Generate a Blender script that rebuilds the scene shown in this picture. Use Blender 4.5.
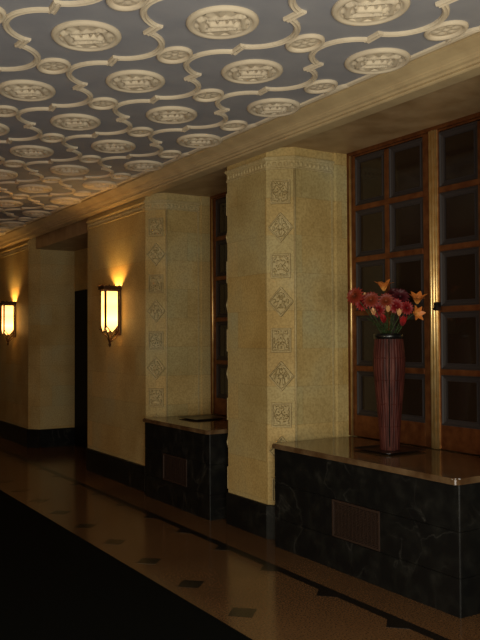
import bpy, bmesh, math, random
from mathutils import Vector, Matrix, noise
random.seed(7)
PI = math.pi
sc = bpy.context.scene
for o in list(bpy.data.objects): bpy.data.objects.remove(o)
COL = sc.collection

# ------------------------------------------------------------ camera
TH, PT, RL, FPX = 0.5626, 0.0248, -0.0046, 775.8
F = Vector((math.sin(TH)*math.cos(PT), math.cos(TH)*math.cos(PT), math.sin(PT)))
R0 = Vector((math.cos(TH), -math.sin(TH), 0)); U0 = R0.cross(F)
R = R0*math.cos(RL) + U0*math.sin(RL); U = -R0*math.sin(RL) + U0*math.cos(RL)
cam_d = bpy.data.cameras.new('camera'); cam = bpy.data.objects.new('camera', cam_d); COL.objects.link(cam)
cam_d.sensor_fit = 'HORIZONTAL'; cam_d.sensor_width = 36; cam_d.lens = 36*FPX/480
M = Matrix((R, U, -F)).transposed().to_4x4(); M.translation = Vector((0, 0, 1.6))
cam.matrix_world = M; cam_d.clip_start = .05
sc.camera = cam

# ------------------------------------------------------------ world, lamps, exposure
w = bpy.data.worlds.new('world'); sc.world = w; w.use_nodes = True
w.node_tree.nodes['Background'].inputs[0].default_value = (.9, .82, .7, 1)
w.node_tree.nodes['Background'].inputs[1].default_value = .02
def area(name, loc, target, size, sy, power, col):
    l = bpy.data.lights.new(name, 'AREA'); l.shape = 'RECTANGLE'; l.size = size; l.size_y = sy
    l.energy = power; l.color = col
    o = bpy.data.objects.new(name, l); COL.objects.link(o); o.location = loc
    o.rotation_euler = (Vector(target)-Vector(loc)).to_track_quat('-Z', 'Y').to_euler()
    return o
area('lobby_light', (.9, -.1, 1.6), (2.6, 5, 1.9), 1.4, 1.3, 95, (1, .95, .78))
area('face_fill', (-2.6, 2.6, 1.1), (3.9, 4.3, 1.3), .9, 1.9, 8, (1, .84, .5)).data.spread = math.radians(75)  # unseen fill added to brighten the near pier faces and brass post
area('far_warm_fill', (-2.4, 6.4, 1.7), (3.6, 11.4, 1.7), .8, 1.0, 17, (1, .32, .07))  # unseen orange fill added to warm the stone around and past the passage
area('ceiling_fill', (.2, .6, .35), (1.6, 4.2, 3.2), 1.4, 1.4, 70, (1, .93, .82))  # unseen upward fill added to brighten the ceiling; no fixture stands here
sc.view_settings.view_transform = 'Standard'; sc.view_settings.look = 'None'
sc.view_settings.gamma = 1; sc.view_settings.use_curve_mapping = False
sc.view_settings.exposure = 0.0

# ------------------------------------------------------------ materials
def mat(name, col, rough=.6, metal=0, spec=.5, coat=0):
    m = bpy.data.materials.new(name); m.use_nodes = True
    b = m.node_tree.nodes['Principled BSDF']
    b.inputs['Base Color'].default_value = (*col, 1); b.inputs['Roughness'].default_value = rough
    b.inputs['Metallic'].default_value = metal; b.inputs['Specular IOR Level'].default_value = spec
    b.inputs['Coat Weight'].default_value = coat
    return m
class NT:
    def __init__(s, m): s.t = m.node_tree; s.b = s.t.nodes['Principled BSDF']
    def n(s, typ, **k):
        nd = s.t.nodes.new(typ)
        for a, v in k.items():
            if a.startswith('_'): setattr(nd, a[1:], v)
            else: nd.inputs[a.replace('_', ' ')].default_value = v
        return nd
    def l(s, a, b): s.t.links.new(a, b)
    def pos(s): return s.n('ShaderNodeNewGeometry').outputs['Position']
    def obj(s): return s.n('ShaderNodeTexCoord').outputs['Object']
    def ramp(s, fac, stops):
        r = s.n('ShaderNodeValToRGB'); e = r.color_ramp.elements
        e[0].position, e[0].color = stops[0][0], (*stops[0][1], 1)
        e[1].position, e[1].color = stops[-1][0], (*stops[-1][1], 1)
        for p, c in stops[1:-1]:
            x = e.new(p); x.color = (*c, 1)
        s.l(fac, r.inputs[0]); return r.outputs[0]
    def math(s, op, a, b=None, c=None):
        m = s.n('ShaderNodeMath', _operation=op)
        for i, v in enumerate((a, b, c)):
            if v is None: continue
            if isinstance(v, (int, float)): m.inputs[i].default_value = v
            else: s.l(v, m.inputs[i])
        return m.outputs[0]
    def mix(s, f, a, b, mode='MIX'):
        m = s.n('ShaderNodeMix', _data_type='RGBA', _blend_type=mode)
        for i, v in ((0, f), (6, a), (7, b)):
            if isinstance(v, (int, float)): m.inputs[i].default_value = v
            elif isinstance(v, tuple): m.inputs[i].default_value = (*v, 1)
            else: s.l(v, m.inputs[i])
        return m.outputs[2]
    def bump(s, h, strength=.3, dist=.01):
        b = s.n('ShaderNodeBump', Strength=strength, Distance=dist); s.l(h, b.inputs['Height'])
        s.l(b.outputs[0], s.b.inputs['Normal'])

def stone_mat(name, blocks=True):
    m = mat(name, (.5, .42, .27), .62, spec=.35); t = NT(m); p = t.pos()
    sx = t.n('ShaderNodeSeparateXYZ'); t.l(p, sx.inputs[0])
    n1 = t.n('ShaderNodeTexNoise', Scale=2.2, Detail=4); t.l(p, n1.inputs[0])
    n2 = t.n('ShaderNodeTexNoise', Scale=60, Detail=3); t.l(p, n2.inputs[0])
    base = t.ramp(n1.outputs[0], [(.3, (.38, .29, .13)), (.55, (.47, .385, .20)), (.75, (.44, .40, .25))])
    if blocks:
        zc = t.math('DIVIDE', sx.outputs[2], .305); row = t.math('FLOOR', zc)
        along = t.math('ADD', sx.outputs[1], t.math('MULTIPLY', sx.outputs[0], -1.0))
        sh = t.math('MULTIPLY', t.math('MODULO', row, 2.0), .42)
        ac = t.math('DIVIDE', t.math('ADD', along, sh), .84); colm = t.math('FLOOR', ac)
        cv = t.n('ShaderNodeCombineXYZ'); t.l(row, cv.inputs[0]); t.l(colm, cv.inputs[1])
        wn = t.n('ShaderNodeTexWhiteNoise', _noise_dimensions='3D'); t.l(cv.outputs[0], wn.inputs[0])
        tint = t.ramp(wn.outputs[0], [(0, (.98, .87, .64)), (.35, (1.0, .93, .78)), (.7, (.92, .93, .85)), (1, (1.1, .98, .78))])
        base = t.mix(1.0, base, tint, 'MULTIPLY')
        fz = t.math('FRACT', zc); fa = t.math('FRACT', ac)
        jz = t.math('LESS_THAN', t.math('ABSOLUTE', t.math('SUBTRACT', fz, .5)), .492)
        ja = t.math('LESS_THAN', t.math('ABSOLUTE', t.math('SUBTRACT', fa, .5)), .497)
        j = t.math('MULTIPLY', jz, ja)
        base = t.mix(j, t.mix(1.0, base, (.82, .8, .76), 'MULTIPLY'), base)
        h = t.math('ADD', t.math('MULTIPLY', j, .6), t.math('MULTIPLY', n2.outputs[0], .5))
    else: h = n2.outputs[0]
    sp = t.ramp(n2.outputs[0], [(.35, (.8, .76, .7)), (.6, (1.04, 1.02, 1))])
    base = t.mix(1.0, base, sp, 'MULTIPLY')
    t.l(base, t.b.inputs['Base Color']); t.bump(h, .25 if blocks else .10, .003)
    return m
def black_marble():
    m = mat('black_marble', (.01, .01, .01), .36, spec=.18); t = NT(m); p = t.pos()
    n0 = t.n('ShaderNodeTexNoise', Scale=1.6, Detail=6, Distortion=1.2); t.l(p, n0.inputs[0])
    v = t.math('ABSOLUTE', t.math('SUBTRACT', n0.outputs[0], .5))
    veins = t.ramp(v, [(0, (.03, .028, .024)), (.003, (.008, .008, .007)), (.02, (0, 0, 0))])
    n1 = t.n('ShaderNodeTexNoise', Scale=9, Detail=8); t.l(p, n1.inputs[0])
    cl = t.ramp(n1.outputs[0], [(.45, (.006, .006, .006)), (.62, (.010, .010, .009)), (.8, (.022, .021, .018))])
    n2 = t.n('ShaderNodeTexNoise', Scale=1.9, Detail=2); t.l(p, n2.inputs[0])
    msk = t.ramp(n2.outputs[0], [(.42, (0, 0, 0)), (.62, (1, 1, 1))])
    c = t.mix(1.0, cl, t.mix(1.0, veins, msk, 'MULTIPLY'), 'ADD')
    t.l(c, t.b.inputs['Base Color'])
    return m
def floor_mat():
    m = mat('terrazzo', (.1, .05, .02), .16, spec=.45); t = NT(m); p = t.pos()
    n = t.n('ShaderNodeTexNoise', Scale=90, Detail=2); t.l(p, n.inputs[0])
    n1 = t.n('ShaderNodeTexNoise', Scale=1.3, Detail=3); t.l(p, n1.inputs[0])
    a = t.ramp(n.outputs[0], [(.35, (.085, .04, .016)), (.5, (.125, .065, .028)), (.68, (.165, .09, .042))])
    b = t.ramp(n1.outputs[0], [(.3, (.85, .8, .8)), (.7, (1.1, 1.1, 1.1))])
    t.l(t.mix(1.0, a, b, 'MULTIPLY'), t.b.inputs['Base Color']); return m
def plaster_mat(name, a, b, rough=.75):
    m = mat(name, a, rough, spec=.3); t = NT(m); p = t.pos()
    n = t.n('ShaderNodeTexNoise', Scale=5, Detail=6); t.l(p, n.inputs[0])
    t.l(t.ramp(n.outputs[0], [(.35, a), (.65, b)]), t.b.inputs['Base Color'])
    n2 = t.n('ShaderNodeTexNoise', Scale=120, Detail=2); t.l(p, n2.inputs[0]); t.bump(n2.outputs[0], .15, .002)
    return m
def brass_mat(name, a, b, rough, metal=.85):
    m = mat(name, a, rough, metal); t = NT(m); p = t.pos()
    n = t.n('ShaderNodeTexNoise', Scale=14, Detail=5); t.l(p, n.inputs[0])
    t.l(t.ramp(n.outputs[0], [(.35, a), (.7, b)]), t.b.inputs['Base Color'])
    t.bump(n.outputs[0], .1, .003); return m
STONE = stone_mat('limestone'); CARVE = stone_mat('carved_limestone', False)
MARBLE = black_marble(); FLOOR = floor_mat()
STRIPE = mat('dark_terrazzo', (.012, .009, .007), .22)
BORDER = floor_mat(); BORDER.name = 'border_terrazzo'
CEIL = plaster_mat('blue_grey_plaster', (.27, .275, .31), (.31, .31, .34))
CREAM = plaster_mat('cream_plaster', (.58, .49, .37), (.68, .585, .44))
CORN = plaster_mat('cornice_plaster', (.40, .30, .17), (.48, .37, .21), .5)
SOFF = plaster_mat('marbled_soffit', (.27, .17, .08), (.38, .26, .14), .4)
CARPET = mat('black_carpet', (.003, .0035, .003), .95, spec=.05)
DARK = mat('dark_door', (.006, .005, .005), .6, spec=.1)
BRONZE = brass_mat('bronze_frame', (.12, .038, .013), (.21, .08, .028), .42, .7)
BRASS = brass_mat('brass_post', (.80, .52, .20), (.95, .72, .36), .40, .9)
BORD = mat('blue_grey_beading', (.016, .011, .012), .65, 0)
BEAD = mat('beading_edge', (.10, .085, .095), .35, .4)
GLASS = mat('dark_window_glass', (.014, .008, .005), .1, spec=.5)
SLABM = mat('brown_marble_top', (.12, .07, .035), .12, spec=.5)
t = NT(SLABM); nn = t.n('ShaderNodeTexNoise', Scale=7, Detail=7); t.l(t.pos(), nn.inputs[0])
t.l(t.ramp(nn.outputs[0], [(.35, (.07, .035, .015)), (.6, (.13, .08, .04)), (.75, (.17, .11, .06))]), t.b.inputs['Base Color'])
GRILL = mat('grille_metal', (.05, .03, .022), .5, .5)
IRON = mat('sconce_bronze', (.06, .028, .012), .45, .7)
BLACK = mat('black_lacquer', (.004, .004, .004), .3)
VASE = mat('red_brown_reed', (.19, .055, .035), .55, spec=.2)
t = NT(VASE); nn = t.n('ShaderNodeTexNoise', Scale=55, Detail=3); mp = t.n('ShaderNodeMapping', Scale=(1, 1, .08))
t.l(t.obj(), mp.inputs[0]); t.l(mp.outputs[0], nn.inputs[0])
t.l(t.ramp(nn.outputs[0], [(.35, (.026, .005, .004)), (.55, (.065, .014, .010)), (.75, (.10, .030, .02))]), t.b.inputs['Base Color'])
def flower_mat(name, a, b):
    m = mat(name, a, .55); t = NT(m)
    g = t.n('ShaderNodeVectorMath', _operation='LENGTH'); t.l(t.obj(), g.inputs[0])
    t.l(t.ramp(t.math('MULTIPLY', g.outputs['Value'], 16), [(.15, b), (.85, a)]), t.b.inputs['Base Color']); return m
F_RED = flower_mat('red_petal', (.27, .006, .006), (.12, .004, .006))
F_RUST = flower_mat('rust_petal', (.19, .014, .005), (.18, .04, .01))
F_MAR = flower_mat('maroon_petal', (.07, .003, .008), (.04, .002, .005))
F_ORA = flower_mat('orange_petal', (.56, .17, .03), (.75, .38, .09))
F_PEA = flower_mat('peach_petal', (.65, .33, .14), (.5, .25, .1))
GREEN = mat('leaf_green', (.028, .05, .014), .5)
PANE = bpy.data.materials.new('lit_lantern_glass'); PANE.use_nodes = True
t = NT(PANE)
lw = t.n('ShaderNodeTexCoord'); mp = t.n('ShaderNodeSeparateXYZ'); t.l(lw.outputs['Object'], mp.inputs[0])
# two bulbs behind the frosted glass: brighter at their heights
d1 = t.math('ABSOLUTE', t.math('SUBTRACT', mp.outputs[2], -.10)); d2 = t.math('ABSOLUTE', t.math('SUBTRACT', mp.outputs[2], .10))
g1 = t.math('MAXIMUM', t.math('SUBTRACT', 1.0, t.math('MULTIPLY', d1, 7.0)), 0.0)
g2 = t.math('MAXIMUM', t.math('SUBTRACT', 1.0, t.math('MULTIPLY', d2, 7.0)), 0.0)
t.b.inputs['Base Color'].default_value = (.5, .35, .15, 1); t.b.inputs['Emission Color'].default_value = (1, .50, .13, 1)
st = t.math('ADD', 2.4, t.math('ADD', t.math('MULTIPLY', g1, 4.0), t.math('MULTIPLY', g2, 2.0)))
t.l(st, t.b.inputs['Emission Strength'])

# ------------------------------------------------------------ helpers
def tag(o, label=None, cat=None, group=None, kind=None):
    if label: o['label'] = label
    if cat: o['category'] = cat
    if group: o['group'] = group
    if kind: o['kind'] = kind
    return o
def empty(name, loc, rz=0, **k):
    o = bpy.data.objects.new(name, None); COL.objects.link(o); o.location = loc; o.rotation_euler[2] = rz
    o.empty_display_size = .1; return tag(o, **k)
def link(name, bm, m, parent=None, smooth=False, loc=None, **k):
    me = bpy.data.meshes.new(name); bmesh.ops.recalc_face_normals(bm, faces=bm.faces); bm.to_mesh(me); bm.free()
    me.materials.append(m)
    if smooth:
        for p in me.polygons: p.use_smooth = True
    o = bpy.data.objects.new(name, me); COL.objects.link(o)
    if parent: o.parent = parent
    if loc is not None: o.location = loc
    return tag(o, **k)
def new(): return bmesh.new()
def box(bm, x0, x1, y0, y1, z0, z1, bev=0):
    r = bmesh.ops.create_cube(bm, size=1); vs = r['verts']
    for v in vs:
        v.co = Vector(((x0+x1)/2+v.co.x*(x1-x0), (y0+y1)/2+v.co.y*(y1-y0), (z0+z1)/2+v.co.z*(z1-z0)))
    if bev:
        es = list({e for v in vs for e in v.link_edges})
        bmesh.ops.bevel(bm, geom=es, offset=bev, segments=2, affect='EDGES', profile=.6)
    return vs
def prism(bm, pts, z0, z1):
    a = [bm.verts.new((x, y, z0)) for x, y in pts]; b = [bm.verts.new((x, y, z1)) for x, y in pts]
    n = len(pts); bm.faces.new(a[::-1]); bm.faces.new(b)
    for i in range(n): bm.faces.new((a[i], a[(i+1) % n], b[(i+1) % n], b[i]))
def extrude_y(bm, prof, y0, y1):
    a = [bm.verts.new((x, y0, z)) for x, z in prof]; b = [bm.verts.new((x, y1, z)) for x, z in prof]
    n = len(prof); bm.faces.new(a); bm.faces.new(b[::-1])
    for i in range(n): bm.faces.new((a[i], a[(i+1) % n], b[(i+1) % n], b[i]))
def lathe(bm, prof, seg=24, c=(0, 0, 0), sx=1, sy=1, cap=False):
    rings = []
    for r, z in prof:
        rings.append([bm.verts.new((c[0]+sx*r*math.cos(2*PI*k/seg), c[1]+sy*r*math.sin(2*PI*k/seg), c[2]+z)) for k in range(seg)])
    for a, b in zip(rings, rings[1:]):
        for k in range(seg): bm.faces.new((a[k], a[(k+1) % seg], b[(k+1) % seg], b[k]))
    if cap: bm.faces.new(rings[0][::-1]); bm.faces.new(rings[-1])
def tube(bm, pts, r, seg=8, taper=None):
    pts = [Vector(p) for p in pts]; rings = []; up = None
    for i, p in enumerate(pts):
        d = (pts[min(i+1, len(pts)-1)] - pts[max(i-1, 0)]).normalized()
        if up is None: up = d.orthogonal().normalized()
        up = (up - d*up.dot(d)).normalized(); s = d.cross(up)
        rr = r*(taper[i] if taper else 1)
        rings.append([bm.verts.new(p + (up*math.cos(2*PI*k/seg)+s*math.sin(2*PI*k/seg))*rr) for k in range(seg)])
    for a, b in zip(rings, rings[1:]):
        for k in range(seg): bm.faces.new((a[k], a[(k+1) % seg], b[(k+1) % seg], b[k]))
    bm.faces.new(rings[0][::-1]); bm.faces.new(rings[-1])
def sweep_flat(bm, pts, prof):
    """strip moulding below the ceiling along 2-D points; prof = (offset, drop)"""
    P = [Vector((p[0], p[1])) for p in pts]; rings = []
    for i, p in enumerate(P):
        d = (P[min(i+1, len(P)-1)]-P[max(i-1, 0)]).normalized(); n = Vector((-d.y, d.x))
        rings.append([bm.verts.new((p.x+n.x*o, p.y+n.y*o, ZC-h)) for o, h in prof])
    for a, b in zip(rings, rings[1:]):
        for k in range(len(prof)-1): bm.faces.new((a[k], a[k+1], b[k+1], b[k]))
    bm.faces.new(rings[0]); bm.faces.new(rings[-1][::-1])
def copy_tree(o, parent=None):
    c = o.copy(); COL.objects.link(c); c.parent = parent
    for ch in list(o.children): copy_tree(ch, c)
    return c
def sub(o, parent):
    c = o.copy(); COL.objects.link(c); c.parent = parent; return c

ZC, ZS, ZN = 3.24, 3.12, 3.15         # ceiling, soffit
XP, CH = 3.53, .165         # pier face, chamfer
XR = XP+CH
XW = 4.22                   # window plane
N1 = (3.06, 5.025)          # near niche
N2 = (5.965, 7.305)         # far niche

# ------------------------------------------------------------ shell
bm = new(); box(bm, -3.4, 4.9, -3.6, 18.5, -.1, 0); floor = link('floor', bm, FLOOR, kind='structure')
bm = new(); box(bm, -3.4, 4.9, -3.6, 18.5, ZC, ZC+.1); ceiling = link('ceiling', bm, CEIL, kind='structure')
bm = new(); box(bm, -3.5, -3.3, -3.6, 18.5, 0, ZC); link('wall_left', bm, STONE, kind='structure')
bm = new(); box(bm, -3.3, 4.9, 18.3, 18.5, 0, ZC); link('wall_far', bm, STONE, kind='structure')
bm = new(); box(bm, -3.3, 4.9, -3.6, -3.4, 0, ZC); link('wall_near', bm, STONE, kind='structure')

bm = new()
ZT = ZN
XB = 4.8
JX = 4.10
# pier beyond the frame, pier between the niches, sconce wall, pier past the passage
prism(bm, [(XP, -3.4), (XP, N1[0]-CH), (XR, N1[0]), (JX, N1[0]), (JX, N1[0]+.02), (4.30, N1[0]+.02), (4.30, N1[0]-.3), (XB, N1[0]-.3), (XB, -3.4)], 0, ZT)
prism(bm, [(XP, N1[1]+CH), (XP, N2[0]-CH), (XR, N2[0]), (JX, N2[0]), (JX, N2[0]+.02), (4.30, N2[0]+.02), (4.30, N1[1]-.038), (4.22, N1[1]-.038), (4.215, N1[1]-.02), (JX+.01, N1[1]-.02), (JX, N1[1]), (XR, N1[1])], 0, ZT)
prism(bm, [(XP, N2[1]+CH), (XP, 9.14), (XP+.13, 9.30), (4.19, 9.30), (XB, 9.30), (XB, N2[1]+.1), (4.30, N2[1]+.1), (4.30, N2[1]-.033), (4.22, N2[1]-.033), (4.215, N2[1]-.02), (JX+.01, N2[1]-.02), (JX, N2[1]), (XR, N2[1])], 0, ZT)
prism(bm, [(XP, 11.565), (XP, 18.3), (XB, 18.3), (XB, 11.40), (XP+.13, 11.40)], 0, ZT)
# wall above windows and back of the passage
box(bm, XB-.1, XB, N1[0]-.3, N2[1]+.1, 0, ZT)
box(bm, 4.19, 4.6, 9.30, 11.40, 2.35, ZT)
box(bm, 4.19, 4.6, 9.30, 9.50, 0, 2.35)
wall = link('wall_right', bm, STONE, kind='structure')
# soffits over niches and passage
bm = new(); box(bm, XP-.02, 4.9, -3.4, 18.3, ZN, ZC); link('trim_1', bm, SOFF, kind='structure')
bm = new(); box(bm, XP+.06, 4.19, 9.30, 11.40, 2.96, ZN); link('trim_2', bm, SOFF, kind='structure')
# cornice
prof = [(3.54, ZS-.002), (3.435, ZS-.002), (3.425, ZS+.003), (3.420, ZS+.010), (3.424, ZS+.017), (3.412, ZS+.018), (3.405, ZS+.030), (3.385, ZS+.036),
        (3.376, ZS+.046), (3.370, ZS+.050), (3.366, ZS+.058), (3.345, ZS+.072), (3.315, ZS+.085), (3.292, ZS+.094), (3.280, ZS+.100),
        (3.280, ZS+.112), (3.268, ZS+.113), (3.268, ZC-.001), (3.54, ZC-.001)]
bm = new(); extrude_y(bm, prof, -3.4, 18.3); link('trim_3', bm, CORN, kind='structure')
# frieze band under the cornice
def offset_path(bm, pts, prof):
    """extrude prof=(out,z) along plan polyline pts, out to the left of travel"""
    P = [Vector(p) for p in pts]; rings = []
    for i, p in enumerate(P):
        ns = []
        if i > 0: d = (P[i]-P[i-1]).normalized(); ns.append(Vector((-d.y, d.x)))
        if i < len(P)-1: d = (P[i+1]-P[i]).normalized(); ns.append(Vector((-d.y, d.x)))
        n = sum(ns, Vector((0, 0)))/len(ns); n = n/n.length_squared
        rings.append([bm.verts.new((p.x+n.x*o, p.y+n.y*o, z)) for o, z in prof])
    for a, b in zip(rings, rings[1:]):
        for k in range(len(prof)-1): bm.faces.new((a[k], a[k+1], b[k+1], b[k]))
    bm.faces.new(rings[0][::-1]); bm.faces.new(rings[-1])
def densify(pts, step=.02):
    out = []
    for a, b in zip(pts, pts[1:]):
        a, b = Vector(a), Vector(b); n = max(1, int((b-a).length/step))
        for k in range(n): out.append(tuple(a.lerp(b, k/n)))
    out.append(tuple(pts[-1])); return out
fz = [(-.004, 2.972), (.008, 2.975), (.010, 2.983), (.004, 2.988), (.003, 3.045), (.012, 3.050), (.022, 3.062), (.020, 3.074), (-.004, 3.078)]
paths = [[(JX, N1[0]+.0), (XR, N1[0]), (XP, N1[0]-CH), (XP, -3.3)],
         [(JX-.01, N2[0]), (XR, N2[0]), (XP, N2[0]-CH), (XP, N1[1]+CH), (XR, N1[1]), (JX-.01, N1[1])],
         [(XP, 9.14), (XP, N2[1]+CH), (XR, N2[1]), (JX-.01, N2[1])],
         [(XP, 18.2), (XP, 11.565)]]
for i, p in enumerate(paths):
    bm = new(); offset_path(bm, p, [(-o, z) for o, z in fz])
    link('frieze_moulding', bm, CARVE, wall)
# egg-like beads of the frieze, one strip per face
def bead_strip(a, b, nrm, n):
    bm = new(); a, b = Vector(a), Vector(b)
    for k in range(n):
        c = a.lerp(b, (k+.5)/n)
        mt = Matrix.Translation((c.x+nrm[0]*.004, c.y+nrm[1]*.004, 3.016)) @ Matrix.Rotation(math.atan2(nrm[1], nrm[0]), 4, 'Z') @ Matrix.Diagonal((.007, (b-a).length/n*.36, .021 if k % 2 else .014, 1))
        bmesh.ops.create_uvsphere(bm, u_segments=8, v_segments=6, radius=1, matrix=mt)
    link('frieze_beads', bm, CARVE, wall, True)
S2 = .7071
bead_strip((XP, N1[1]+CH), (XP, N2[0]-CH), (-1, 0), 14)
bead_strip((XP, N1[1]+CH), (XR, N1[1]), (-S2, -S2), 5)
bead_strip((XR, N1[1]), (JX, N1[1]), (0, -1), 9)
bead_strip((XP, N2[1]+CH), (XR, N2[1]), (-S2, -S2), 5)
bead_strip((XR, N2[1]), (JX, N2[1]), (0, -1), 9)
bead_strip((XP, N2[1]+CH), (XP, 9.14), (-1, 0), 38)
bead_strip((XP, -.5), (XP, N1[0]-CH), (-1, 0), 78)
bead_strip((XP, 11.6), (XP, 15), (-1, 0), 70)
# recessed margin line next to each jamb
for y in (N1[1], N2[1]):
    bm = new(); box(bm, JX-.035, JX-.022, y-.008, y+.004, .8, 2.97); link('jamb_bead', bm, CARVE, wall)
# corner roll of chamfers
for (x, y) in ((XR, N1[1]), (XR, N2[1]), (XR, N2[0])):
    bm = new(); tube(bm, [(x-.002, y-.002 if y != N2[0] else y+.002, .27), (x-.002, y-.002 if y != N2[0] else y+.002, 2.97)], .009); link('corner_bead', bm, CARVE, wall, True)
# baseboards of black marble
def baseb(name, pts):
    bm = new(); offset_path(bm, pts, [(.002, 0), (-.022, 0), (-.022, .262), (-.014, .27), (.002, .27)]); link(name, bm, MARBLE, kind='structure')
baseb('baseboard_right', [(XP+CH*.6, N1[0]-CH*.4), (XP, N1[0]-CH), (XP, -3.3)])
baseb('baseboard_right', [(XP, N2[0]-CH), (XP, N1[1]+CH), (XR, N1[1])])
baseb('baseboard_right', [(XP+.12, 9.29), (XP, 9.14), (XP, N2[1]+CH), (XR, N2[1])])
baseb('baseboard_right', [(XP, 18.2), (XP, 11.565), (XP+.13, 11.40), (4.19, 11.40)])
# back of the passage: dark door with a slim frame
bm = new(); box(bm, 4.193, 4.25, 9.50, 11.395, 0, 2.345); d = link('door_1', bm, DARK, kind='structure')
for y0 in (9.56, 10.47):
    bm = new(); box(bm, 4.180, 4.194, y0+.04, y0+.82, .12, 1.0, .004); box(bm, 4.180, 4.194, y0+.04, y0+.82, 1.1, 2.2, .004); link('door_panel', bm, DARK, d)

# floor inlays (flush slabs)
bm = new(); box(bm, 3.085, 3.155, -3.4, 18.3, -.02, .0012); link('trim_4', bm, STRIPE, kind='structure')
bm = new()
for k in range(-8, 20):
    y = 3.8746+.6303*k
    prism(bm, [(3.0852, y-.09), (3.0852, y+.09), (2.995, y)][::-1], -.01, .0011)
link('trim_5', bm, STRIPE, kind='structure')
bm = new()
for k in range(-8, 20):
    y = 3.8746+.6303*k; s = .102
    prism(bm, [(2.4504-s, y), (2.4504, y-s), (2.4504+s, y), (2.4504, y+s)], -.01, .0011)
link('trim_6', bm, STRIPE, kind='structure')
bm = new(); box(bm, 3.155, 3.53, -3.4, 18.3, -.02, .0008); link('trim_7', bm, BORDER, kind='structure')
t = NT(BORDER)
for nd in BORDER.node_tree.nodes:
    if nd.type == 'MIX': nd.inputs[0].default_value = 1
bm = new(); box(bm, -1.7, 2.266, -3.2, 18, 0, .008, .003)
link('carpet_runner', bm, CARPET, label='wide black carpet runner lying along the hall floor', cat='carpet')

# ------------------------------------------------------------ ceiling relief
X0, Y0, DX, P = 1.512, 3.932, .531, 1.070
RX, RY = .18, .20
def field(bm, rx, ry, fn, n=22, z=-.004):
    """domed relief disc facing down"""
    rings = []
    for i in range(n+1):
        r = i/n
        rings.append([bm.verts.new((rx*r*math.cos(a), ry*r*math.sin(a), z-fn(r*math.cos(a), r*math.sin(a)))) for a in [2*PI*k/56 for k in range(56)]] if i else [bm.verts.new((0, 0, z-fn(0, 0)))])
    for i in range(n):
        a, b = rings[i], rings[i+1]
        for k in range(56):
            k2 = (k+1) % 56
            if i == 0: bm.faces.new((a[0], b[k2], b[k]))
            else: bm.faces.new((a[k], a[k2], b[k2], b[k]))
def seg_d(x, y, ax, ay, bx, by):
    dx, dy = bx-ax, by-ay; t = max(0, min(1, ((x-ax)*dx+(y-ay)*dy)/(dx*dx+dy*dy)))
    return math.hypot(x-ax-t*dx, y-ay-t*dy)
def creature(x, y):
    # x,y in unit disc; tablet turned so that its long side runs across the hall; beast in relief inside
    c, s = math.cos(-.68), math.sin(-.68)
    u, v = x*c+y*s, -x*s+y*c
    h = 0
    rd = max(abs(u)/.74, abs(v)/.46); u, v = u/1.25, v/1.25
    if abs(rd-1) < .12: h = .009
    elif rd < 1:
        strokes = [(-.32, .0, .25, .05, .10, .012), (.25, .05, .42, .18, .07, .012), (-.3, 0, -.42, -.22, .05, .008), (-.15, 0, -.1, -.25, .05, .008),
                   (.12, 0, .2, -.25, .05, .008), (.28, .05, .4, -.2, .05, .008), (-.34, .05, -.48, .22, .04, .008), (-.1, .1, .1, .25, .05, .006)]
        for ax, ay, bx, by, wd, hh in strokes:
            dd = seg_d(u, v, ax, ay, bx, by)
            if dd < wd: h = max(h, hh*math.sqrt(max(0, 1-(dd/wd)**2)))
    else:
        a = math.atan2(v, u); h = .003+.003*math.sin(11*a)
    return h*2.0
def rose(x, y):
    r = math.hypot(x, y); a = math.atan2(y, x)
    h = .008*max(0, 1-(r/.25)**2) if r < .25 else .007*abs(math.cos(3*a))*math.sin(PI*min(1, (r-.25)/.65))
    return h
ring = [(1.04, 0), (1.05, -.010), (1.00, -.020), (.94, -.024), (.88, -.020), (.84, -.010), (.82, -.014), (.78, -.008), (.77, -.001)]
ring2 = [(1.05, 0), (1.06, -.010), (.98, -.020), (.88, -.020), (.80, -.010), (.76, -.002)]
def rot_n(o): return o
bm = new(); lathe(bm, [(r, z) for r, z in ring], 56, sx=RX*.97, sy=RY*.97); med_ring = link('medallion', bm, CREAM, ceiling, True)
bm = new(); field(bm, RX*.78, RY*.78, creature); med_f = link('beast_relief', bm, CREAM, med_ring, True)
bm = new(); lathe(bm, ring2, 40, sx=.092, sy=.122); sm_ring = link('small_medallion', bm, CREAM, ceiling, True)
bm = new(); field(bm, .092*.78, .122*.78, rose, 12); sm_f = link('rosette', bm, CREAM, sm_ring, True)
first = True; firsts = True
ribs = new(); rp = [(-.018, 0), (-.017, .011), (-.010, .017), (-.003, .013), (.003, .013), (.010, .017), (.017, .011), (.018, 0)]
XE = 3.262
def clip(pts):
    return [p for p in pts if p[0] < XE-.01]
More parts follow.
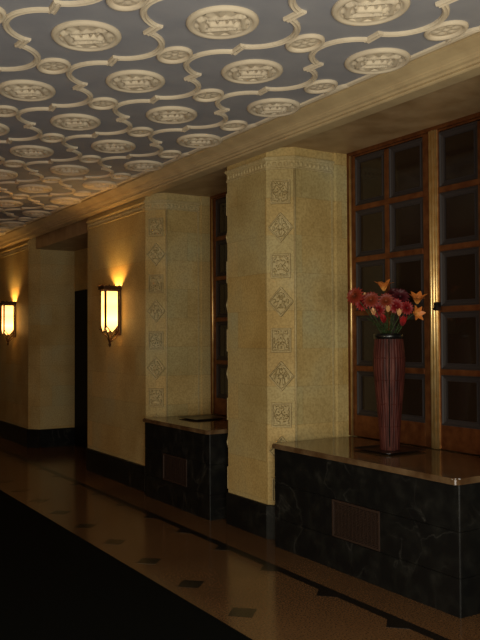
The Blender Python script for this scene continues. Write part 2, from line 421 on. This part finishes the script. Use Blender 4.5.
for i in range(-3, 5):
    for k in range(-5, 14):
        cx, cy = X0+DX*i, Y0+P*(k+.5*(i % 2))
        if not (1.2 < cy < 14.4): continue
        if i <= 3:
            if first: o = med_ring; first = False
            else:
                o = sub(med_ring, ceiling); sub(med_f, o)
            o.location = (cx, cy, ZC-.0005); o.rotation_euler[2] = 0
        if cx < XE-.05 or i == 3:
            if firsts: o = sm_ring; firsts = False
            else: o = sub(sm_ring, ceiling); sub(sm_f, o)
            o.location = (cx, cy+P/2, ZC-.0005)
        for s in (1, -1):
            arc = [(cx+s*(.188+.235*math.cos(a)), cy+.235*math.sin(a)) for a in [math.radians(-76+152*q/16) for q in range(17)]]
            arc = clip(arc)
            if len(arc) > 2: sweep_flat(ribs, arc, rp)
        ex, ey = cx+.188+.235*math.cos(math.radians(70)), cy+.235*math.sin(math.radians(70))
        gx, gy = cx+DX-(ex-cx), cy+P/2-(ey-cy)
        for s in (1, -1):
            for tt in (1, -1):
                A = Vector((cx+s*(ex-cx), cy+tt*(ey-cy))); B = Vector((cx+s*(gx-cx), cy+tt*(gy-cy)))
                if tt == -1: continue
                dd = (B-A).normalized()*.020
                j = clip([tuple(A-dd-Vector((s*.010, 0))), tuple(B+dd+Vector((s*.010, 0)))])
                if len(j) == 2: sweep_flat(ribs, j, [(o*1.25, h*1.15) for o, h in rp])
link('rib_moulding', ribs, CREAM, ceiling)
bm = new(); extrude_y(bm, [(3.222, ZC), (3.226, ZC-.012), (3.250, ZC-.015), (3.254, ZC)], -3.4, 18.3); link('border_fillet', bm, CREAM, ceiling)

# ------------------------------------------------------------ carved panels on the chamfers
def relief(bm, w, h, fn, n=44, depth=.022):
    g = [[None]*(n+1) for _ in range(n+1)]
    for i in range(n+1):
        for j in range(n+1):
            u, v = -1+2*i/n, -1+2*j/n
            hh = fn(u, v) if 0 < i < n and 0 < j < n else -.2
            g[i][j] = bm.verts.new((-depth*hh, u*w/2, v*h/2))
    for i in range(n):
        for j in range(n): bm.faces.new((g[i][j], g[i+1][j], g[i+1][j+1], g[i][j+1]))
def sq_fn(seed):
    def f(u, v):
        m = max(abs(u), abs(v))
        if m > .84: return .75
        if m > .74: return 0.05
        r = math.hypot(u, v); a = math.atan2(v, u)
        # mirrored foliage around a small boss
        s = 2.2*noise.noise(Vector((abs(u)*4.6+seed*7, v*4.6, seed)))+.35*math.sin(9*r)
        leaf = max(0, min(1, (s+.1)*3.5))
        return max(.85*leaf, (1.2 if r < .16 else 0))
    return f
def di_fn(seed):
    def f(u, v):
        m = abs(u)*.98+abs(v)
        if m > 1: return -.2
        if m > .86: return .7
        if m > .76: return .05
        r = math.hypot(u, v); a = math.atan2(v, u)
        nz = noise.noise(Vector((u*4+seed*5, v*4, seed+9)))
        nz = noise.noise(Vector((abs(u)*5+seed*5, v*5, seed+9)))
        s = math.cos(6*a)*.35+1.7*nz+.15
        leaf = max(0, min(1, (s-.1)*4)) if r < .62 else 0
        return max(.9*leaf, (1.25 if r < .15 else 0))
    return f
sqs, dis = [], []
for sd in range(3):
    bm = new(); relief(bm, .165, .20, sq_fn(sd+1.3)); me = link('carved_square_panel', bm, CARVE, wall); sqs.append(me)
    bm = new(); relief(bm, .205, .245, di_fn(sd+2.1)); me = link('carved_diamond_panel', bm, CARVE, wall); dis.append(me)
usedS, usedD = set(), set()
def put(lst, used, idx, loc, rz):
    if idx not in used: o = lst[idx]; used.add(idx)
    else: o = sub(lst[idx], wall)
    o.location = loc; o.rotation_euler = (0, 0, rz)
# panel's local -X is its outward normal
bands = [(XP+CH/2, N1[1]+CH/2, PI/4), (XP+CH/2, N2[1]+CH/2, PI/4), (XP+CH/2, N2[0]-CH/2, -PI/4), (XP+CH/2, N1[0]-CH/2, -PI/4)]
for bi, (x, y, rz) in enumerate(bands):
    nx, ny = -math.cos(rz), -math.sin(rz)
    for k in range(5):
        zs, zd = 2.79-.6*k, 2.50-.6*k
        put(sqs, usedS, (k+bi) % 3, (x+nx*.0015, y+ny*.0015, zs), rz)
        if zd > .4: put(dis, usedD, (k+bi+1) % 3, (x+nx*.0015, y+ny*.0015, zd), rz)

# ------------------------------------------------------------ windows
ZR = [3.115, 2.675, 2.25, 1.81, 1.357, .955]     # panel row centres of the cross bars
def make_window(name, y0, y1, ymid, leaves):
    root = empty(name, (XW, (y0+y1)/2, .80), kind='structure'); inv = Vector((-XW, -(y0+y1)/2, -.80))
    def part(nm, bm, m, par=None, **k):
        if par is None: bmesh.ops.translate(bm, verts=bm.verts, vec=inv)
        else: bmesh.ops.translate(bm, verts=bm.verts, vec=inv)
        return link(nm, bm, m, par or root, **k)
    xa, xb = XW, XW+.07
    hw = .039
    # outer frame
    bm = new(); box(bm, xa-.015, xb, y0, y0+.03, .80, ZN-.001, .003); box(bm, xa-.015, xb, y1-.03, y1, .80, ZN-.001, .003)
    box(bm, xa-.015, xb, y0+.03, y1-.03, ZN-.03, ZN-.001, .003); part('frame', bm, BRONZE)
    for yy in (y0+.036, y1-.036):
        bm = new(); tube(bm, [(xa-.006, yy, .80), (xa-.006, yy, ZN-.03)], .011, 10); part('jamb_roll', bm, BRASS, smooth=True)
    # centre post with three rods
    post_bm = new(); box(post_bm, xa-.005, xb, ymid-hw, ymid+hw, .80, ZN-.03); post = part('centre_post', post_bm, BRASS)
    for dy, r in ((-.026, .012), (0, .016), (.026, .012)):
        bm = new(); tube(bm, [(xa-.008, ymid+dy, .80), (xa-.008, ymid+dy, ZN-.03)], r, 12); part('rod', bm, BRASS, post, smooth=True)
    for (a, b), cols in zip(((y0+.03, ymid-hw), (ymid+hw, y1-.03)), leaves):
        n = len(cols); sa = cols[0][0]-a; sb = b-cols[-1][1]
        leaf_bm = new()
        box(leaf_bm, xa, xb-.01, a, a+sa, .80, ZN-.03, .004); box(leaf_bm, xa, xb-.01, b-sb, b, .80, ZN-.03, .004)
        box(leaf_bm, xa, xb-.01, a+sa, b-sb, .80, ZR[5]+.02, .004)
        box(leaf_bm, xa, xb-.01, a+sa, b-sb, ZR[0]-.01, ZN-.03, .004)
        leaf = part('casement', leaf_bm, BRONZE)
        for k in range(1, 5):
            bm = new(); box(bm, xa-.006, xb-.02, a+sa, b-sb, ZR[k]-.022, ZR[k]+.022, .006); part('cross_bar', bm, BRONZE, leaf)
        for c in range(1, n):
            yy = cols[c-1][1]; mw = cols[c][0]-yy
            for k in range(5):
                bm = new(); box(bm, xa-.002, xb-.02, yy+.003, yy+mw-.003, ZR[k+1]+.02, ZR[k]-.02, .006); part('upright_bar', bm, BRONZE, leaf)
        for c in range(n):
            ya, yb = cols[c]
            for k in range(5):
                za, zb = ZR[k+1]+.022, ZR[k]-.022
                bw = .042
                bm = new()
                def rect(x, e): return [bm.verts.new((x, ya+e, za+e)), bm.verts.new((x, yb-e, za+e)), bm.verts.new((x, yb-e, zb-e)), bm.verts.new((x, ya+e, zb-e))]
                L = [rect(xa+.004, -.006), rect(xa+.004, .004), rect(xa+.012, .012), rect(xa+.020, bw-.008), rect(xa+.014, bw-.006), rect(xa+.014, bw), rect(xa+.03, bw+.002)]
                for p, q in zip(L, L[1:]):
                    for s in range(4): bm.faces.new((p[s], p[(s+1) % 4], q[(s+1) % 4], q[s]))
                bd = part('beading', bm, BORD, leaf)
                bm = new(); box(bm, xa+.022, xa+.028, ya+bw-.004, yb-bw+.004, za+bw-.004, zb-bw+.004); part('pane', bm, GLASS, leaf)
    return root, part
w1, part1 = make_window('window_1', N1[0]+.02, 4.985, 4.024, (((3.20, 3.565), (3.62, 3.975)), ((4.134, 4.495), (4.55, 4.90))))
w2, part2 = make_window('window_2', N2[0]+.02, 7.27, 6.44, (((6.05, 6.38),), ((6.55, 6.80), (6.86, 7.18))))
# small latch on the centre post of the near window
bm = new(); box(bm, XW-.05, XW-.01, 3.955, 3.99, 1.80, 1.86, .006); tube(bm, [(XW-.045, 3.972, 1.83), (XW-.075, 3.965, 1.81)], .008)
part1('latch', bm, BLACK)

# ------------------------------------------------------------ radiator cabinets in the niches
XC = 3.44
def cabinet(y0, y1, gy0, gy1, label):
    root = empty('radiator_cabinet', ((XC+4.15)/2, (y0+y1)/2, 0), label=label, cat='radiator cabinet', group='black marble radiator cabinets')
    inv = -Vector(root.location)
    def part(nm, bm, m, par=None, **k):
        bmesh.ops.translate(bm, verts=bm.verts, vec=inv); return link(nm, bm, m, par or root, **k)
    def rc(x0, r=.03, e=0):
        pts = []
        for cx, cy, a0 in ((x0+r, y0+e*0+r, 180), (x0+r, y1-r, 90)):
            pts.append([(cx+r*math.cos(math.radians(a)), cy+r*math.sin(math.radians(a))) for a in range(a0, a0+91, 15)])
        lo = pts[0][::-1]; hi = pts[1]      # lo: from (cx, y0) round to (x0, cy)
        return lo, hi
    # marble front built of three courses
    zs = [(0, .222), (.225, .487), (.490, .758)]
    for i, (a, b) in enumerate(zs):
        bm = new(); r = .012
        P = [(4.20, y0+.004), (XC+r, y0+.004)] + [(XC+r+r*math.cos(math.radians(t)), y0+.004+r+r*math.sin(math.radians(t))) for t in range(255, 179, -15)] + [(XC, y1-.004), (4.20, y1-.004)]
        if i == 1:
            # opening for the grille
            Q = [p for p in P]
            box(bm, XC, XC+.10, gy1, y1-.004, a, b)
            prism(bm, [(XC+.10, y0+.004)] + P[1:-2] + [(XC, gy0), (XC+.10, gy0)], a, b)
            box(bm, XC, XC+.10, gy0, gy1, a, .21 if a < .21 else a+.001)
            box(bm, XC+.10, 4.20, y0+.004, y1-.004, a, b)
        else: prism(bm, P, a, b)
        part('marble_course', bm, MARBLE)
    bm = new(); box(bm, XC-.004, XC+.02, gy0+.003, gy0+.018, .228, .485, .002); box(bm, XC-.004, XC+.02, gy1-.018, gy1-.003, .228, .485, .002)
    box(bm, XC-.004, XC+.02, gy0+.018, gy1-.018, .228, .243, .002); box(bm, XC-.004, XC+.02, gy0+.018, gy1-.018, .470, .485, .002)
    gr = part('vent_grille', bm, GRILL)
    bm = new()
    box(bm, XC+.018, XC+.02, gy0+.018, gy1-.018, .243, .470)
    n = 22
    for k in range(n):
        z = .247+(.468-.247)*k/(n-1); box(bm, XC+.004, XC+.012, gy0+.016, gy1-.016, z-.0028, z+.0028)
    for k in range(1, 12):
        y = gy0+.018+(gy1-gy0-.036)*k/12; box(bm, XC+.008, XC+.016, y-.0025, y+.0025, .243, .470)
    part('mesh_screen', bm, GRILL, gr)
    # stone top with rounded corner and soft edge
    bm = new(); r = .035; x0 = XC-.025; ya, yb = y0-.012, y1-.002
    P = [(4.215, y0+.003), (XR, y0+.003), (XR-.02, ya)] if False else [(4.215, y0+.003)]
    P += [(x0+r, y0+.003)] + [(x0+r+r*math.cos(math.radians(t)), y0+.003+r+r*math.sin(math.radians(t))) for t in range(255, 179, -15)] + [(x0, y1-.003), (4.215, y1-.003)]
    prism(bm, P, .758, .795)
    es = [e for e in bm.edges if all(v.co.z > .79 for v in e.verts) and min(v.co.x for v in e.verts) < 4.2]
    bmesh.ops.bevel(bm, geom=es, offset=.008, segments=3, affect='EDGES')
    part('stone_top', bm, SLABM)
    return root
cabinet(N1[0]+.045, N1[1]-.06, 3.775, 4.265, 'long black marble radiator cabinet carrying the flower vase')
cabinet(N2[0]+.002, N2[1]-.003, 6.39, 6.89, 'shorter black marble radiator cabinet in the farther niche')

# ------------------------------------------------------------ trays
def tray(x, y, label, s=.19):
    root = empty('tray', (x, y, .796), label=label, cat='tray', group='square black trays')
    bm = new()
    prof = [(.0, 0), (.72, 0), (.80, .003), (1.0, .010), (1.0, .014), (.80, .007), (.70, .005), (0, .005)]
    rings = []
    for r, z in prof[1:-1]:
        rr = r*s; c = rr*.10
        pts = [(-rr, -rr+c), (-rr+c, -rr), (rr-c, -rr), (rr, -rr+c), (rr, rr-c), (rr-c, rr), (-rr+c, rr), (-rr, rr-c)]
        rings.append([bm.verts.new((px, py, z)) for px, py in pts])
    for a, b in zip(rings, rings[1:]):
        for k in range(8): bm.faces.new((a[k], a[(k+1) % 8], b[(k+1) % 8], b[k]))
    bm.faces.new(rings[0][::-1]); bm.faces.new(rings[-1])
    link('dish', bm, BLACK, root); return root
VX, VY = 3.90, 4.17
tray(VX, VY, 'square black tray under the flower vase')
tray(3.90, 6.90, 'empty square black tray on the farther cabinet')

# ------------------------------------------------------------ vase
vz = .802
vase = empty('vase', (VX, VY, vz), label='tall reddish brown reed vase with black rim on square black tray', cat='vase')
prof = [(.068, 0), (.069, .02), (.071, .08), (.079, .20), (.090, .32), (.102, .45), (.112, .57), (.114, .64), (.110, .71), (.103, .77), (.100, .82)]
bm = new(); n = 30
def vr(z):
    for (r0, z0), (r1, z1) in zip(prof, prof[1:]):
        if z0 <= z <= z1: return r0+(r1-r0)*(z-z0)/(z1-z0)
    return prof[-1][0]
zz = [.82*k/28 for k in range(29)]
rings = []
SEG = 120
for z in zz:
    r = vr(z); rings.append([bm.verts.new(((r+(.0014 if k % 4 in (1, 2) else -.0006))*math.cos(2*PI*k/SEG), (r+(.0014 if k % 4 in (1, 2) else -.0006))*math.sin(2*PI*k/SEG), z)) for k in range(SEG)])
for a, b in zip(rings, rings[1:]):
    for k in range(SEG): bm.faces.new((a[k], a[(k+1) % SEG], b[(k+1) % SEG], b[k]))
inner = [bm.verts.new((.088*math.cos(2*PI*k/SEG), .088*math.sin(2*PI*k/SEG), .82)) for k in range(SEG)]
inb = [bm.verts.new((.085*math.cos(2*PI*k/SEG), .085*math.sin(2*PI*k/SEG), .74)) for k in range(SEG)]
for a, b in ((rings[-1], inner), (inner, inb)):
    for k in range(SEG): bm.faces.new((a[k], a[(k+1) % SEG], b[(k+1) % SEG], b[k]))
bm.faces.new(inb); bm.faces.new(rings[0][::-1])
link('body', bm, VASE, vase)
bm = new(); lathe(bm, [(.098, .795), (.108, .795), (.109, .832), (.098, .834), (.089, .832), (.089, .80)], 40); link('rim', bm, BLACK, vase, True, label='black rim band')
for z in (.17, .33, .50, .66):
    r = vr(z)+.003
    bm = new(); lathe(bm, [(r-.003, -.0035), (r, -.003), (r+.0012, 0), (r, .003), (r-.003, .0035)], 48, c=(0, 0, z)); link('band', bm, VASE, vase, True)
# dark upright on the side that faces the hall
va = math.atan2(-VY, -VX)
bm = new(); tube(bm, [((vr(z)+.001)*math.cos(va), (vr(z)+.001)*math.sin(va), z) for z in zz[1:-1]], .0045, 6); link('upright_strip', bm, BLACK, vase)

# ------------------------------------------------------------ flowers
def ray_at(px, py, y):
    v = F+R*((px-240)/FPX)+U*((320-py)/FPX); t = y/v.y
    return Vector((v.x*t, y, 1.6+v.z*t))
def petal(bm, L, W, up, ang, base=.0, curl=.5, n=6):
    rows = []
    for i in range(n+1):
        s = i/n; wd = W*math.sin(PI*min(.98, .08+.92*s))**.8*(1-.15*s)
        out = base+L*s*math.cos(up-curl*s); z = L*s*math.sin(up-curl*s)
        row = []
        for j in (-1, 0, 1):
            lx, ly, lz = out, j*wd/2, z+(abs(j)*.12*wd)
            row.append(bm.verts.new((lx*math.cos(ang)-ly*math.sin(ang), lx*math.sin(ang)+ly*math.cos(ang), lz)))
        rows.append(row)
    for a, b in zip(rows, rows[1:]):
        for j in (0, 1): bm.faces.new((a[j], a[j+1], b[j+1], b[j]))
def flower(kind, px, py, depth, m, size, facing, label, cat):
    c = ray_at(px, py, VY+depth)
    root = empty(kind, (VX+random.uniform(-.03, .03), VY+random.uniform(-.03, .03), 1.56), label=label, cat=cat, group='flowers in the vase')
    rel = c-Vector(root.location); size *= 1.6 if kind == 'chrysanthemum' else 1.35
    bm = new()
    if kind == 'lily':
        for k in range(6): petal(bm, size*1.2, size*.6, 1.2, k*PI/3+random.uniform(-.1, .1), curl=random.uniform(.25, .6))
        for k in range(5):
            a = k*1.25; tube(bm, [(0, 0, 0), (.012*math.cos(a), .012*math.sin(a), size*.75)], .0012, 5)
    elif kind == 'tulip':
        for k in range(6): petal(bm, size, size*.6, 1.45 if k % 2 else 1.3, k*PI/3, base=.002, curl=-.15 if k % 2 else .15)
    else:
        for rg in range(5):
            cnt = 15-2*rg
            for k in range(cnt): petal(bm, size*(.75-.09*rg), size*.30, .1+.3*rg, 2*PI*k/cnt+rg*.5, curl=.15, n=4)
        bmesh.ops.create_icosphere(bm, subdivisions=2, radius=size*.13, matrix=Matrix.Translation((0, 0, size*.1)))
    bl = link('bloom', bm, m, root, True, loc=rel)
    d = Vector(facing).normalized(); bl.rotation_euler = d.to_track_quat('Z', 'Y').to_euler()
    bm = new(); b0 = Vector((0, 0, 0)); p1 = Vector((rel.x*.25, rel.y*.25, rel.z*.55)); p2 = rel-d*.03
    pts = [(b0*(1-t)**3+3*p1*.6*t*(1-t)**2+3*p2*t*t*(1-t)+rel*t**3) for t in [q/8 for q in range(9)]]
    pts[-1] = rel-d*.002
    tube(bm, pts, .0028, 6); link('stem', bm, GREEN, root)
fc = Vector((-VX, -VY, 0)).normalized(); rt = Vector((R0.x, R0.y, 0))
def fdir(r, u, t=1.0): return fc*t+rt*r+Vector((0, 0, u))
FL = [('chrysanthemum', 362, 303, .03, F_RED, .050, fdir(-.5, -.1), 'deep red bloom peeping out below the leftmost blooms', 'flower'),
      ('chrysanthemum', 378, 310, -.02, F_RED, .046, fdir(-.2, 0), 'deep red bloom in the lower middle left of the bouquet', 'flower'),
      ('chrysanthemum', 396, 306, -.04, F_RED, .050, fdir(.1, .1), 'deep red bloom just under the dark maroon one', 'flower'),
      ('chrysanthemum', 355, 296, -.02, F_RUST, .058, fdir(-.6, .4), 'rust red bloom farthest left in the bouquet', 'flower'),
      ('tulip', 366, 299, .02, F_PEA, .036, fdir(-.3, 1.2, .3), 'small cream bud between the leftmost red blooms', 'flower'),
      ('lily', 384, 291, .04, F_ORA, .062, fdir(-.1, 1.6, .4), 'orange lily standing tallest at the top of the bouquet', 'flower'),
      ('chrysanthemum', 371, 300, -.05, F_RUST, .055, fdir(-.1, .3), 'rust red bloom right beside the leftmost bloom', 'flower'),
      ('chrysanthemum', 386, 301, -.07, F_RUST, .052, fdir(0, .2), 'rust red bloom in the middle below the tallest lily', 'flower'),
      ('chrysanthemum', 400, 297, .0, F_MAR, .062, fdir(.1, .5), 'dark maroon bloom at the upper right of the bouquet', 'flower'),
      ('chrysanthemum', 394, 294, .05, F_MAR, .050, fdir(-.1, .9), 'dark maroon bloom tucked behind the tallest lily', 'flower'),
      ('lily', 417, 304, -.03, F_ORA, .066, fdir(.15, 1.5, .7), 'orange yellow lily reaching up at the far right', 'flower'),
      ('lily', 414, 314, -.06, F_ORA, .052, fdir(.7, .1), 'orange lily drooping at the lower right', 'flower'),
      ('chrysanthemum', 407, 308, -.08, F_RED, .045, fdir(.4, .1), 'bright red bloom beside the drooping lily', 'flower'),
      ('tulip', 402, 326, -.08, F_RED, .058, fdir(.2, 1.3, .3), 'red bud low over the right of the vase rim', 'flower'),
      ('tulip', 384, 323, -.09, F_RED, .052, fdir(-.1, 1.1, .5), 'red bud low in the middle over the vase rim', 'flower'),
      ('tulip', 374, 315, -.07, F_PEA, .040, fdir(-.2, 1.3, .4), 'peach bud low on the left of the bouquet', 'flower'),
      ('tulip', 388, 312, -.10, F_PEA, .036, fdir(.1, 1.3, .4), 'peach bud in the very centre of the bouquet', 'flower'),
      ('tulip', 399, 316, -.10, F_PEA, .040, fdir(.1, 1.5, .2), 'peach bud beside the bright red blooms on the right', 'flower')]
for a in FL: flower(*a)
# leafy sprays
def spray(px, py, depth, label):
    c = ray_at(px, py, VY+depth); root = empty('leaf_spray', (VX, VY, 1.56), label=label, cat='foliage', group='foliage in the vase')
    rel = c-Vector(root.location); bm = new()
    tube(bm, [Vector((0, 0, 0)), Vector((rel.x*.4, rel.y*.4, rel.z*.7)), rel], .0025, 6)
    for k in range(9):
        t = .35+.65*k/8; b = Vector((rel.x*t*t, rel.y*t*t, rel.z*t)); L = .055
        a = k*2.3+px; d = Vector((math.cos(a), math.sin(a), .25))*L; s = d.cross(Vector((0, 0, 1))).normalized()*.011
        v = [bm.verts.new(b), bm.verts.new(b+d*.45+s), bm.verts.new(b+d-Vector((0, 0, .008))), bm.verts.new(b+d*.45-s), bm.verts.new(b+d*.5+Vector((0, 0, .004)))]
        bm.faces.new((v[0], v[1], v[4])); bm.faces.new((v[1], v[2], v[4])); bm.faces.new((v[2], v[3], v[4])); bm.faces.new((v[3], v[0], v[4]))
    link('leaves', bm, GREEN, root)
spray(367, 318, -.03, 'green leaf spray at the lower left of the bouquet'); spray(392, 312, -.04, 'green leaf spray in the middle among red buds')
spray(380, 304, .02, 'green leaf spray behind the rust red blooms'); spray(410, 318, .02, 'green leaf spray at the lower right under lilies')
spray(376, 324, -.06, 'green leaf spray hanging low over the vase rim')

# ------------------------------------------------------------ wall sconces
def sconce(x, y, face, label):
    """face = +1: mounted on the wall at x and facing -X; -1: facing +X.  Local +X points out from the wall."""
    root = empty('wall_sconce', (x, y, 1.93), PI if face == 1 else 0, label=label, cat='wall lamp', group='lantern wall sconces')
    W2, D = .062, .185; d0 = .03; zb, zt = -.20, .215
    bm = new(); box(bm, 0, .014, -.07, .07, -.28, .25, .004); link('back_plate', bm, IRON, root)
    # posts
    for px in (d0, D):
        for s in (-1, 1):
            bm = new(); box(bm, px-.011, px+.011, s*W2-.011, s*W2+.011, zb, zt, .002); link('corner_post', bm, IRON, root)
    # open crown
    bm = new()
    for (z, g, h) in ((zt, .0, .018), (zt+.018, .014, .030), (zt+.048, .020, .014)):
        a0, a1, b1 = 0.0, D+.012+g, W2+.012+g
        box(bm, a1-.012, a1, -b1, b1, z, z+h, .002)
        box(bm, a0, a1-.012, -b1, -b1+.012, z, z+h, .002); box(bm, a0, a1-.012, b1-.012, b1, z, z+h, .002)
    for k in range(5):
        yy = -W2-.02+(2*W2+.04)*k/4; bmesh.ops.create_icosphere(bm, subdivisions=1, radius=.010, matrix=Matrix.Translation((D+.02, yy, zt+.066)))
    for s in (-1, 1):
        for k in range(3): bmesh.ops.create_icosphere(bm, subdivisions=1, radius=.010, matrix=Matrix.Translation((.03+.06*k, s*(W2+.024), zt+.066)))
    link('crown', bm, IRON, root)
    # panes with a pointed foot
    def pane(pts):
        bm = new(); a = [bm.verts.new(p[0]) for p in pts]; b = [bm.verts.new(p[1]) for p in pts]; n = len(pts)
        bm.faces.new(a); bm.faces.new(b[::-1])
        for i in range(n): bm.faces.new((a[i], a[(i+1) % n], b[(i+1) % n], b[i]))
        link('glass_pane', bm, PANE, root)
    shape = [(-1, zt), (-1, zb+.02), (-.55, zb-.02), (0, zb-.055), (.55, zb-.02), (1, zb+.02), (1, zt)]
    hw = W2-.008
    pane([((D-.002, u*hw, z), (D+.003, u*hw, z)) for u, z in shape])
    mx, hx = (d0+D)/2, (D-d0)/2-.008
    for s in (-1, 1): pane([((mx+u*hx, s*(W2-.002), z), (mx+u*hx, s*(W2+.003), z)) for u, z in shape])
    # bulb with a lamp in the open lantern
    bm = new(); bmesh.ops.create_uvsphere(bm, u_segments=12, v_segments=8, radius=.022, matrix=Matrix.Translation((.095, 0, .12))); link('bulb', bm, PANE, root, True)
    l = bpy.data.lights.new('bulb_light', 'POINT'); l.energy = 20; l.color = (1, .43, .10); l.color = (1, .56, .16); l.shadow_soft_size = .03
    lo = bpy.data.objects.new('bulb_light', l); COL.objects.link(lo); lo.parent = root; lo.location = (.10, 0, .20)
    # scroll brackets and pendant
    for s in (-1, 1):
        for px in (d0, D):
            bm = new()
            pts = [(px, s*W2, zb+.005), (px-(px-mx)*.1, s*(W2+.012), zb-.03), (px-(px-mx)*.3, s*(W2+.004), zb-.06), (mx+(px-mx)*.45, s*W2*.62, zb-.075), (mx+(px-mx)*.25, s*W2*.35, zb-.105), (mx+(px-mx)*.1, s*W2*.12, zb-.15), (mx, 0, zb-.18)]
            tube(bm, pts, .0065, 7); link('scroll', bm, IRON, root)
            bm = new(); tube(bm, [(px+.018*math.cos(a)*(1-a/9), s*(W2+.006)+s*.018*math.sin(a)*(1-a/9), zb-.01-.004*a) for a in [k*.5 for k in range(13)]], .004, 6); link('curl', bm, IRON, root)
    for s in (-1, 1):
        bm = new(); tube(bm, [(D+.002, s*hw, zb+.03), (D+.002, s*hw*.55, zb-.012), (D+.002, 0, zb-.052)], .006, 6); link('arch_bar', bm, IRON, root)
        for px in (-1, 1):
            bm = new(); tube(bm, [(mx+px*hx, s*(W2+.002), zb+.03), (mx+px*hx*.55, s*(W2+.002), zb-.012), (mx, s*(W2+.002), zb-.052)], .006, 6); link('arch_bar', bm, IRON, root)
    bm = new(); lathe(bm, [(.002, zb-.215), (.010, zb-.20), (.018, zb-.185), (.012, zb-.168), (.006, zb-.15)], 12, c=(mx, 0, 0), cap=True); link('finial', bm, IRON, root, True)
    bm = new(); tube(bm, [(0, 0, zb-.05), (.03, 0, zb-.10), (mx, 0, zb-.16)], .007, 7); link('bracket', bm, IRON, root)
    return root
sconce(XP, 8.18, 1, 'lit bronze lantern sconce on the wall beside the farther niche')
sconce(XP, 12.28, 1, 'lit bronze lantern sconce farthest along the hall, at the left edge')
